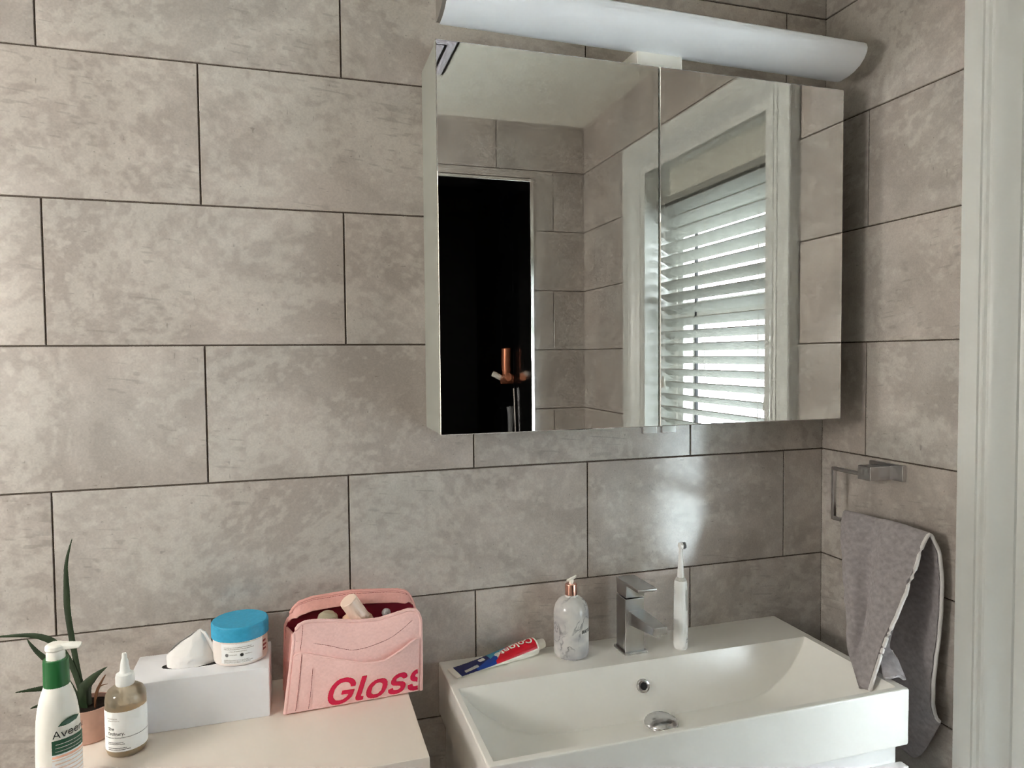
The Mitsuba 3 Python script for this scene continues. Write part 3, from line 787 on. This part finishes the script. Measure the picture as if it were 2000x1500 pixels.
P = Pb[:, None] * (1 - V[..., None]) + tc[:, None] * V[..., None]
P[..., 1] -= 0.010 * np.sin(V * np.pi) * np.sin(U * np.pi)
wob = np_fbm(P * 70 + 3, 3, 2) - 0.5
P[..., 1] += 0.010 * wob
P[..., 2] += tbz + 0.0006
front = sheet(P, 0.0006)
P2 = P.copy()
P2[..., 1] = 2 * -0.078 - P2[..., 1] + 0.004
P2[..., 2] = tbz + 0.0006 + (P2[..., 2] - tbz - 0.0006) * 0.97
obj('front_ply', front, 'tissue_b', ti, smooth=True)
obj('back_ply', sheet(P2, 0.0006), 'tissue_b', ti, smooth=True)
# the folded light strip on the right
fold = hull([(.243, -.080, tbz + .054), (.249, -.082, tbz + .052), (.270, -.090, tbz + .003), (.277, -.092, tbz + .003)], 0.0015, 6)
obj('fold', fold, 'tissue_b', ti)

# ------------------------------------------------------------------ cream jar on the tissue box
ja = thing('cream_jar', 'round white cream jar with a bright blue lid standing on the tissue box', 'jar')
jx, jy, jr = 0.3060, -0.0790, 0.0462
obj('body', at(lathe([(0, 0), (.040, 0), (.0440, .0015), (.0452, .006), (.0452, .046), (.042, .049), (0, .049)], 56), jx, jy, tbz), 'jar_b', ja)
obj('lid', at(lathe([(.0462, .0425), (.0475, .0430), (.0475, .0640), (.0465, .0665), (.0450, .0675), (.0436, .0672), (0, .0668)], 64), jx, jy, tbz), 'blue_lid_b', ja)
lk = obj('label', wrap(flat(.074, .0335, 40), jx, jy, tbz + .006, .0452, .0452, math.radians(-128), 0, 0.0002), 'label_b', ja, smooth=True)
for k, (x0, w, z) in enumerate([(.004, .046, .0330), (.004, .050, .0300), (.012, .030, .0262), (.004, .042, .0112), (.004, .048, .0092), (.004, .044, .0112 - .004)]):
    obj('text_line', wrap(flat(w, .0012, 20, x0), jx, jy, tbz + z, .0452, .0452, math.radians(-126), 0, 0.0004), 'pale_print_b', lk, smooth=True)
for x0, m in ((.006, 'grey_print_b'), (.0305, 'ink_b')):
    dsk = trimesh.creation.cylinder(0.0029, 0.0003, sections=20)
    dsk.apply_translation((x0, 0, 0.0003))
    obj('symbol', wrap(dsk, jx, jy, tbz + .0205, .0452, .0452, math.radians(-122), 0, 0.0003), m, lk, smooth=False)
for k in range(2):
    obj('text_line', wrap(flat(.013, .0011, 8, .010 + .0245 * k), jx, jy, tbz + .0205, .0452, .0452, math.radians(-122), 0, 0.0004), 'pale_print_b', lk, smooth=True)
for z, w in ((.022, .0095), (.0285, .012), (.036, .009)):
    obj('print', wrap(flat(w, .0038, 8), jx, jy, tbz + z - .006, .0452, .0452, math.radians(-33), 0, 0.0004), 'stitch_b', ja, smooth=True)

# ------------------------------------------------------------------ serum bottle
se = thing('serum_bottle', 'clear amber tinted serum bottle with a white nozzle cap and white label', 'bottle')
ox, oy2, orr = 0.1440, -0.178, 0.0290
obj('body', at(lathe([(0, 0.001), (.022, .0), (.0270, .002), (orr, .008), (orr, .084), (.0280, .091), (.0250, .0970), (.0190, .1015), (.0125, .1045), (.0110, .107), (0, .107)], 56), ox, oy2, ZU), 'serum_b', se)
obj('serum', at(lathe([(0, .003), (.023, .003), (.0271, .008), (.0271, .066), (0, .066)], 40), ox, oy2, ZU), 'serum_liquid_b', se)
obj('cap', at(lathe([(0, .104), (.0125, .104), (.0135, .106), (.0135, .117), (.0125, .1215), (.0080, .123), (.0070, .127), (.0052, .142), (.0038, .145), (.0036, .1515), (.0028, .1535), (0, .1535)], 36), ox, oy2, ZU), 'serum_cap_b', se)
lb = obj('label', wrap(flat(2 * math.pi * orr * 0.94, .0615, 60, -math.pi * orr * 0.94), ox, oy2, ZU + .0115, orr, orr, math.radians(-80), 0, 0.0003), 'label_b', se, smooth=True)
for z, w, h, m in ((.0625, .016, .0010, 'pale_print_b'), (.0590, .019, .0010, 'pale_print_b'), (.0330, .074, .0010, 'grey_print_b'), (.0255, .024, .0011, 'grey_print_b'), (.0230, .026, .0011, 'grey_print_b'), (.0170, .028, .0011, 'grey_print_b'), (.0145, .033, .0011, 'grey_print_b')):
    obj('text_line', wrap(flat(w, h, 16), ox, oy2, ZU + z, orr, orr, math.radians(-134) if w < .05 else math.radians(-148), 0, 0.0006), m, lb, smooth=True)
for t, z, h in (('The', .0450, .0044), ('Ordinary.', .0375, .0044)):
    obj('lettering', wrap(letters(t, h, 0.0002, bold=True), ox, oy2, ZU + z, orr, orr, math.radians(-134), 0, 0.0004), 'ink_b', lb, smooth=False)

# ------------------------------------------------------------------ lotion bottle
lo = thing('lotion_bottle', 'tall white lotion pump bottle with a green collar at the left edge', 'bottle')
ax_, ay_ = 0.0775, -0.268
la_, lb_ = 0.0285, 0.0225
rzl = math.radians(28)
body = [(0, 0), (.86, 0), (.97, .003), (1.0, .012), (1.0, .055), (.97, .085), (.93, .108), (.86, .124), (.76, .137), (.66, .1465), (.58, .152), (.56, .156), (0, .156)]
bm = trimesh.creation.revolve(np.array(body, float), sections=56)
k_ = np.interp(bm.vertices[:, 2], [0.0, 0.125, 0.15, 0.16], [0, 0, 1, 1])
bm.vertices[:, 0] *= la_
bm.vertices[:, 1] *= lb_ * (1 - k_) + la_ * k_
obj('body', at(bm, ax_, ay_, ZU, rzl), 'white_plastic_b', lo)
obj('collar', at(lathe([(0, .1525), (.0158, .1525), (.0162, .1535), (.0159, .1905), (.0152, .192), (0, .192)], 40), ax_, ay_, ZU), 'green_cap_b', lo)
hdk = obj('pump_head', cat(at(lathe([(0, .190), (.0118, .190), (.0118, .199), (.0112, .2035), (.0130, .206), (.0126, .2105), (.0095, .2130), (0, .2140)], 32), ax_, ay_, ZU),
                           hull([(ax_, ay_ - .007, ZU + .2065), (ax_, ay_ + .007, ZU + .2065), (ax_, ay_ - .006, ZU + .2125), (ax_, ay_ + .006, ZU + .2125),
                                 (ax_ + .030, ay_ - .004, ZU + .2055), (ax_ + .030, ay_ + .004, ZU + .2055), (ax_ + .032, ay_, ZU + .2100)], 0.0016, 8)), 'white_plastic_b', lo)


def on_lotion(m, z, deg, lift=0.0004):
    return wrap(m, ax_, ay_, ZU + z, la_, lb_, math.radians(deg), rzl, lift)


LD = -116
obj('label', on_lotion(flat(.044, .058, 24, 0, 0), .026, LD, 0.0002), 'label_b', lo, smooth=True)
obj('green_band', on_lotion(flat(.044, .020, 24), .064, LD), 'label_green_b', lo, smooth=True)
for z in (.0775, .0725, .0675):
    obj('text_line', on_lotion(flat(.033, .0011, 16, .004), z, LD, 0.0007), 'pale_print_b', lo, smooth=True)
obj('peach_band', on_lotion(flat(.044, .0035, 24), .0585, LD), 'peach_b', lo, smooth=True)
obj('peach_band', on_lotion(flat(.044, .0018, 24), .0550, LD), 'pale_peach_b', lo, smooth=True)
for i in range(7):
    obj('text_line', on_lotion(flat(.038, .0019, 20, .003), .0495 - i * .0058, LD, 0.0007), 'pale_peach_b', lo, smooth=True)
lf = Polygon([(0, 0), (.004, .005), (.011, .0085), (.020, .0085), (.027, .006), (.022, .0015), (.012, -.0005), (.005, -.0005)])
lfm = extr(lf, 0.0002)
obj('emblem', on_lotion(lfm, .1030, -100, 0.0005), 'label_green_b', lo, smooth=False)
obj('lettering', on_lotion(letters('Aveeno', 0.0095, 0.0002), .0872, LD + 2, 0.0005), 'ink_b', lo, smooth=False)

# ------------------------------------------------------------------ potted plant
po = thing('potted_plant', 'small green plant with long pointed leaves in a rose copper pot', 'plant')
px_, py_, ph_ = 0.0775, -0.118, 0.056
obj('pot', at(lathe([(0, 0), (.028, 0), (.0305, .002), (.0362, ph_ - .001), (.0358, ph_), (.0338, ph_), (.0330, ph_ - .014), (0, ph_ - .014)], 48), px_, py_, ZU), 'pot_b', po)
so_m = trimesh.creation.cylinder(0.0333, 0.004, sections=36)
so_m = so_m.subdivide()
obj('soil', at(so_m, px_, py_, ZU + ph_ - 0.0085), 'soil_b', po)


def leaf(pts, w, side=(1, 0, 0), n=22, m='leaf_b', cup=0.22):
    c = spline(pts, n)
    t = np.gradient(c, axis=0)
    t /= np.linalg.norm(t, axis=1, keepdims=True)
    s = np.cross(np.cross(t, np.array(side, float)), t)
    s /= np.linalg.norm(s, axis=1, keepdims=True) + 1e-9
    nn = np.cross(t, s)
    u = np.linspace(0, 1, n)
    ww = w * np.clip(0.75 + 0.5 * u, 0, 1) * np.clip((1 - u) * 2.2, 0, 1) ** 0.75 + 0.0002
    a = np.linspace(-1, 1, 7)
    P = c[:, None] + (ww[:, None] * a[None])[..., None] * s[:, None] + (cup * ww[:, None] * (a[None] ** 2))[..., None] * nn[:, None]
    obj('leaf', sheet(P, 0.0010), m, po, smooth=40)


zb_ = ZU + ph_ - 0.01
leaf([(.074, -.116, zb_), (.058, -.110, 1.00), (.047, -.104, 1.09), (.047, -.103, 1.14), (.0575, -.102, 1.193)], 0.0044)
leaf([(.070, -.118, zb_), (.052, -.112, .99), (.024, -.110, 1.032), (-.010, -.108, 1.044), (-.062, -.105, 1.046)], 0.0050, (0, 0, 1))
leaf([(.068, -.116, zb_), (.045, -.112, .965), (.022, -.111, .996), (.002, -.110, 1.020), (-.008, -.109, 1.038)], 0.0045, (0.7, 0, 1))
leaf([(.066, -.120, zb_), (.045, -.122, .945), (.015, -.126, .962), (-.020, -.130, .963)], 0.0050, (0, 0, 1))
leaf([(.072, -.121, zb_), (.069, -.125, .946), (.082, -.128, .966), (.109, -.131, .9865)], 0.0070, (0.5, 0, -1))
leaf([(.078, -.112, zb_), (.074, -.104, .945), (.082, -.098, .958), (.096, -.095, .968)], 0.0048, (0.5, 0, -1))
leaf([(.088, -.124, zb_), (.090, -.128, .940), (.099, -.130, .962), (.1065, -.131, .974)], 0.0018, (0.5, 0, -1), m='dry_leaf_b')
leaf([(.088, -.126, zb_), (.092, -.130, .940), (.098, -.131, .956), (.108, -.131, .958)], 0.0009, (0, 0, 1), m='dry_leaf_b')
leaf([(.062, -.122, zb_), (.045, -.130, .935), (.020, -.140, .942), (.004, -.144, .940)], 0.0035, (0, 0, 1))

# ------------------------------------------------------------------ pink cosmetic pouch
pu = thing('cosmetic_pouch', 'open pink cosmetic pouch with red lettering on the storage unit', 'pouch')
nu, nv = 60, 34
U, V = np.meshgrid(np.linspace(0, 1, nu), np.linspace(0, 1, nv), indexing='ij')


def front_pt(u, v, off=0.0):
    """Front panel: u left to right, v bottom to top; off pushes it out towards the room."""
    u = np.asarray(u, float); v = np.asarray(v, float)
    x0 = .3800 + .0165 * np.clip(v / 0.9, 0, 1)
    x1 = .6165 + .003 * v
    zt = np.interp(u, [0, .015, .04, .08, .14, .30, .50, .66, .80, .90, .96, .985, 1.0], [1.000, 1.008, 1.015, 1.0185, 1.0185, 1.0130, 1.0060, 1.0065, 1.0135, 1.0185, 1.016, 1.009, .998])
    z = ZU + 0.002 + (zt - ZU - 0.002) * v
    # the right end leaves the top of the unit, its bottom edge a little higher
    y = -.1445 + .014 * u + .020 * v ** 1.5 - .012 * np.sin(np.pi * u) * np.sin(np.pi * np.clip(v, 0, 1)) + .006 * np.sin(np.pi * u * 1.5) * v
    return np.stack([x0 + (x1 - x0) * u, y - off, z], -1)


def back_pt(u, v):
    u = np.asarray(u, float); v = np.asarray(v, float)
    zt = np.interp(u, [0, .05, .10, .2, .5, .85, .93, .97, 1.0], [.995, 1.022, 1.034, 1.0405, 1.0445, 1.0375, 1.032, 1.018, .995])
    x0, x1 = .3780 + .004 * v, .6150 + .004 * v
    y = -.052 + .006 * u - .010 * v
    return np.stack([x0 + (x1 - x0) * u, y + 0 * v, ZU + 0.002 + (zt - ZU - 0.002) * v], -1)


obj('front_panel', sheet(front_pt(U, V), 0.004), 'pink_b', pu, smooth=40)
obj('back_panel', sheet(back_pt(U, V), 0.004), 'pink_b', pu, smooth=40)
obj('lining', sheet(back_pt(U, V) + np.array([0, -0.0035, -0.003]), 0.001), 'maroon_b', pu, smooth=40)
obj('front_lining', sheet(front_pt(U, V) + np.array([0, 0.0035, -0.003]), 0.001), 'maroon_b', pu, smooth=40)
# gussets with a soft inward fold, and the bottom
for u in (0.0, 1.0):
    v_ = np.linspace(0, 1, 24)
    a, b = front_pt(np.full(24, u), v_), back_pt(np.full(24, u), v_)
    w = np.linspace(0, 1, 9)
    G = a[:, None] * (1 - w[None, :, None]) + b[:, None] * w[None, :, None]
    G[..., 0] += (0.008 if u == 0 else -0.010) * np.sin(np.pi * w)[None] * v_[:, None]
    G[..., 2] -= 0.010 * np.sin(np.pi * w)[None] * (v_[:, None] ** 6)
    obj('gusset', sheet(G, 0.003), 'pink_trim_b', pu, smooth=40)
a, b = front_pt(np.linspace(0, 1, 30), np.zeros(30)), back_pt(np.linspace(0, 1, 30), np.zeros(30))
obj('bottom', sheet(np.stack([a, (a + b) / 2, b], 1), 0.003), 'pink_trim_b', pu, smooth=40)
# piping on the edges of both panels
us_, vs_ = np.linspace(0, 1, 50), np.linspace(0, 1, 24)
edge_f = np.vstack([front_pt(np.zeros(24), vs_), front_pt(us_[1:], np.ones(49)), front_pt(np.ones(23), vs_[::-1][1:])])
obj('piping', tube(edge_f + np.array([0, -0.001, 0]), 0.0036, 8), 'pink_b', pu)
edge_b = np.vstack([back_pt(np.zeros(24), vs_), back_pt(us_[1:], np.ones(49)), back_pt(np.ones(23), vs_[::-1][1:])])
obj('piping', tube(edge_b, 0.0034, 8), 'pink_trim_b', pu)
# zip band behind the opening: a strip standing on the back panel, leaning forward
w = np.linspace(0, 1, 6)
top_b = back_pt(us_, np.ones(50))
Z = top_b[:, None] + np.stack([0 * w, -0.014 * w, -0.020 * w], -1)[None] * np.clip(np.minimum(us_, 1 - us_) * 12, 0.15, 1)[:, None, None]
obj('zip_band', sheet(Z, 0.0025), 'pink_trim_b', pu, smooth=40)
# pocket with its curved lip
pk = lambda u: np.interp(u, [0, .15, .35, .55, .70, .85, 1.0], [.70, .645, .585, .525, .515, .585, .695])
uu = np.linspace(0.012, 0.975, 50)
vv_ = np.linspace(0.012, 1, 20)
PU, PV = np.meshgrid(uu, vv_, indexing='ij')
pocket = front_pt(PU, PV * pk(PU), 0.0)
bump = lambda u: np.exp(-((np.asarray(u) - 0.74) / 0.24) ** 2) * np.clip((1 - np.asarray(u)) * 12, 0, 1) + 0.35 * np.sin(np.pi * np.clip(u, 0, 1))
pocket[..., 1] -= 0.0035 + 0.0052 * PV ** 3 * bump(PU)
pkk = obj('pocket', sheet(pocket, 0.003), 'pink_b', pu, smooth=40)
lip = front_pt(uu, pk(uu), 0.0)
lip[:, 1] -= 0.0036 + 0.0052 * bump(uu)
obj('lip', tube(lip, 0.0020, 8), 'pink_b', pkk)


def stitch(name, uv, parent, off=0.0022):
    p = front_pt(*np.array(uv, float).T, 0.0)
    c = spline(p, 30)
    c[:, 1] -= off
    obj(name, tube(c, 0.00045, 5), 'stitch_b', parent)


stitch('stitching', [(.02, .86), (.25, .74), (.48, .68), (.70, .73), (.93, .88)], pu)
stitch('stitching', [(.07, .98), (.065, .85), (.06, .70)], pu)
stitch('stitching', [(.075, .66), (.075, .3), (.07, .03)], pu, 0.0062)
stitch('stitching', [(.165, .50), (.165, .25), (.16, .03)], pu, 0.0070)
# lettering, upright sheared bold letters; the last s runs under the bound edge
tx = letters('Gloss', 0.0480, 0.0004, True, 0.0035)
vv = tx.vertices.copy()
vv[:, 0] = vv[:, 0] * (0.180 / vv[:, 0].max())
vv[:, 0] += 0.22 * vv[:, 1]
uw = 0.255 + vv[:, 0] / 0.2365
keep = uw < 0.974
vw = 0.030 + vv[:, 1] / 0.150 + 0.02 * (uw - 0.27)
tx.vertices[:, 0] = uw
fk = keep[tx.faces].all(1)
tx.update_faces(fk)
uw = np.clip(uw, 0, 0.974)
p = front_pt(uw, vw)
p[:, 1] -= 0.0052 + 0.0035 * (np.clip(vw / pk(uw), 0, 1) ** 3) * bump(uw) * 1.5 + vv[:, 2] + 0.0004
tx.vertices = p
obj('lettering', tx, 'red_print_b', pkk, smooth=False)

# things in the pouch
fb = thing('foundation_bottle', 'glossy beige bottle cap end sticking out of the pink pouch', 'bottle')
a, b = np.array([.4905, -.102, 1.0435]), np.array([.5225, -.089, .990])
ax3 = (b - a) / np.linalg.norm(b - a)
cyl = lathe([(0, 0), (.0140, 0), (.0155, .001), (.0163, .003), (.0163, .050), (0, .050)], 36)
cyl.apply_transform(trimesh.geometry.align_vectors([0, 0, 1], ax3))
obj('cap', at(cyl, *a), 'beige_b', fb)
for (nm, lab, x, y, z, r, h, mat, tl) in (
        ('compact_jar', 'rounded sage beige cap at the left inside the pouch', .4510, -.092, .965, .0195, .057, 'sage_b', 0.1),
        ('cream_tube', 'skin coloured tube beside the beige bottle in the pouch', .5370, -.092, .955, .0120, .058, 'skin_tube_b', -0.25),
        ('makeup_stick', 'brownish makeup stick left of the beige bottle in the pouch', .4830, -.092, .955, .0140, .058, 'skin_tube_b', 0.2)):
    q = thing(nm, lab, 'makeup')
    c = lathe([(0, 0), (r, 0), (r, h * .72), (r * .86, h * .90), (r * .5, h), (0, h * 1.02)], 28)
    c.apply_transform(trimesh.transformations.rotation_matrix(tl, [0, 1, 0]))
    obj('body', at(c, x, y, z), mat, q)
gl = thing('glass_stopper_bottle', 'small clear faceted bottle stopper at the right inside the pouch', 'bottle')
gs = trimesh.creation.icosphere(1, 0.0085)
gs.apply_scale((1.0, 1.0, 0.9))
obj('stopper', at(gs, .5610, -.086, 1.0065), 'clear_b', gl, smooth=False)
obj('neck', at(lathe([(0, 0), (.007, 0), (.007, .045), (0, .045)], 20), .5610, -.086, .955), 'pale_print_b', gl)

# ------------------------------------------------------------------ towel ring and towel
tr = thing('towel_ring', 'chrome towel ring with a square mount on the right wall', 'towel ring')
XT = 1.566
obj('mount', cat(rb(XR - 0.010, XR - 0.0002, -0.245, -0.155, 1.213, 1.247, 0.0015, 8), rb(XT - 0.010, XR - 0.006, -0.212, -0.176, 1.212, 1.242, 0.0015, 8)), 'chrome_b', tr)
bar = 0.0042
yr0, yr1, zr0, zr1 = -0.096, -0.300, 1.110, 1.222
obj('ring', cat(rb(XT - bar, XT + bar, -0.185, yr0, zr1 - bar, zr1 + bar, 0.0012, 8), rb(XT - bar, XT + bar, yr1, yr0, zr0 - bar, zr0 + bar, 0.0012, 8),
                rb(XT - bar, XT + bar, yr0 - bar, yr0 + bar, zr0 - bar, zr1 + bar, 0.0012, 8)), 'chrome_b', tr)

tw_ = thing('hand_towel', 'grey terry hand towel through the towel ring, draping over the basin rim', 'towel')
C = np.array([
    # t = 0: edge by the back wall ... t = 1: the hem towards the room; along s: bottom front, rim, mid, upper, bar, upper back, mid back, bottom back
    [(1.437, -.312, .835), (1.463, -.258, .878), (1.498, -.215, .935), (1.545, -.146, 1.085), (1.566, -.138, 1.131), (1.585, -.140, 1.075), (1.594, -.145, .930), (1.598, -.150, .700)],
    [(1.440, -.316, .836), (1.463, -.268, .879), (1.490, -.240, .940), (1.538, -.186, 1.085), (1.565, -.180, 1.133), (1.585, -.180, 1.075), (1.596, -.190, .930), (1.600, -.200, .690)],
    [(1.441, -.321, .837), (1.467, -.280, .879), (1.512, -.252, .945), (1.551, -.222, 1.080), (1.567, -.218, 1.133), (1.583, -.215, 1.075), (1.592, -.225, .930), (1.597, -.240, .670)],
    [(1.442, -.327, .838), (1.464, -.305, .882), (1.488, -.292, .948), (1.534, -.272, 1.085), (1.562, -.268, 1.137), (1.586, -.265, 1.085), (1.599, -.275, .930), (1.602, -.285, .655)],
    [(1.443, -.331, .838), (1.458, -.337, .897), (1.484, -.338, .953), (1.536, -.346, 1.079), (1.570, -.343, 1.131), (1.587, -.350, 1.092), (1.590, -.350, .940), (1.591, -.357, .765)],
])
from scipy.interpolate import CubicSpline
NT, NS = 70, 130
Cs = spline(C, NT, axis=0)
P = np.stack([CubicSpline([0, .09, .26, .40, .50, .58, .74, 1.0], Cs[i])(np.linspace(0, 1, NS)) for i in range(NT)])
fuzz = (np_fbm(P * 55, 3, 4) - 0.5)[..., None]
P[..., :1] += 0.010 * fuzz * np.sin(np.linspace(0, np.pi, NS))[None, :, None]
P[..., 0] = np.minimum(P[..., 0], XR - 0.010)
obj('cloth', sheet(P, 0.007), 'towel_b', tw_, smooth=True)
obj('hem', tube(P[-1, ::2] + np.array([-0.0008, -0.0020, 0.0004]), 0.0036, 8), 'hem_b', tw_)
# the inner layer of the folded towel, its end lying on the corner of the basin rim
C2 = np.array([
    [(1.458, -.352, .869), (1.468, -.334, .884), (1.488, -.316, .908), (1.512, -.312, .965), (1.560, -.290, 1.095)],
    [(1.482, -.358, .871), (1.488, -.338, .886), (1.496, -.317, .910), (1.518, -.314, .965), (1.561, -.298, 1.095)],
    [(1.510, -.348, .856), (1.507, -.333, .886), (1.502, -.318, .912), (1.522, -.316, .965), (1.562, -.306, 1.095)]])
Q = spline(spline(C2, 30, 0), 50, 1)
Q[..., 2] += 0.004 * (np_fbm(Q * 60, 3, 8) - 0.5)
obj('inner_layer', sheet(Q, 0.007), 'towel_b', tw_, smooth=True)
obj('hem', tube(Q[-1, :22], 0.0034, 8), 'hem_b', tw_)
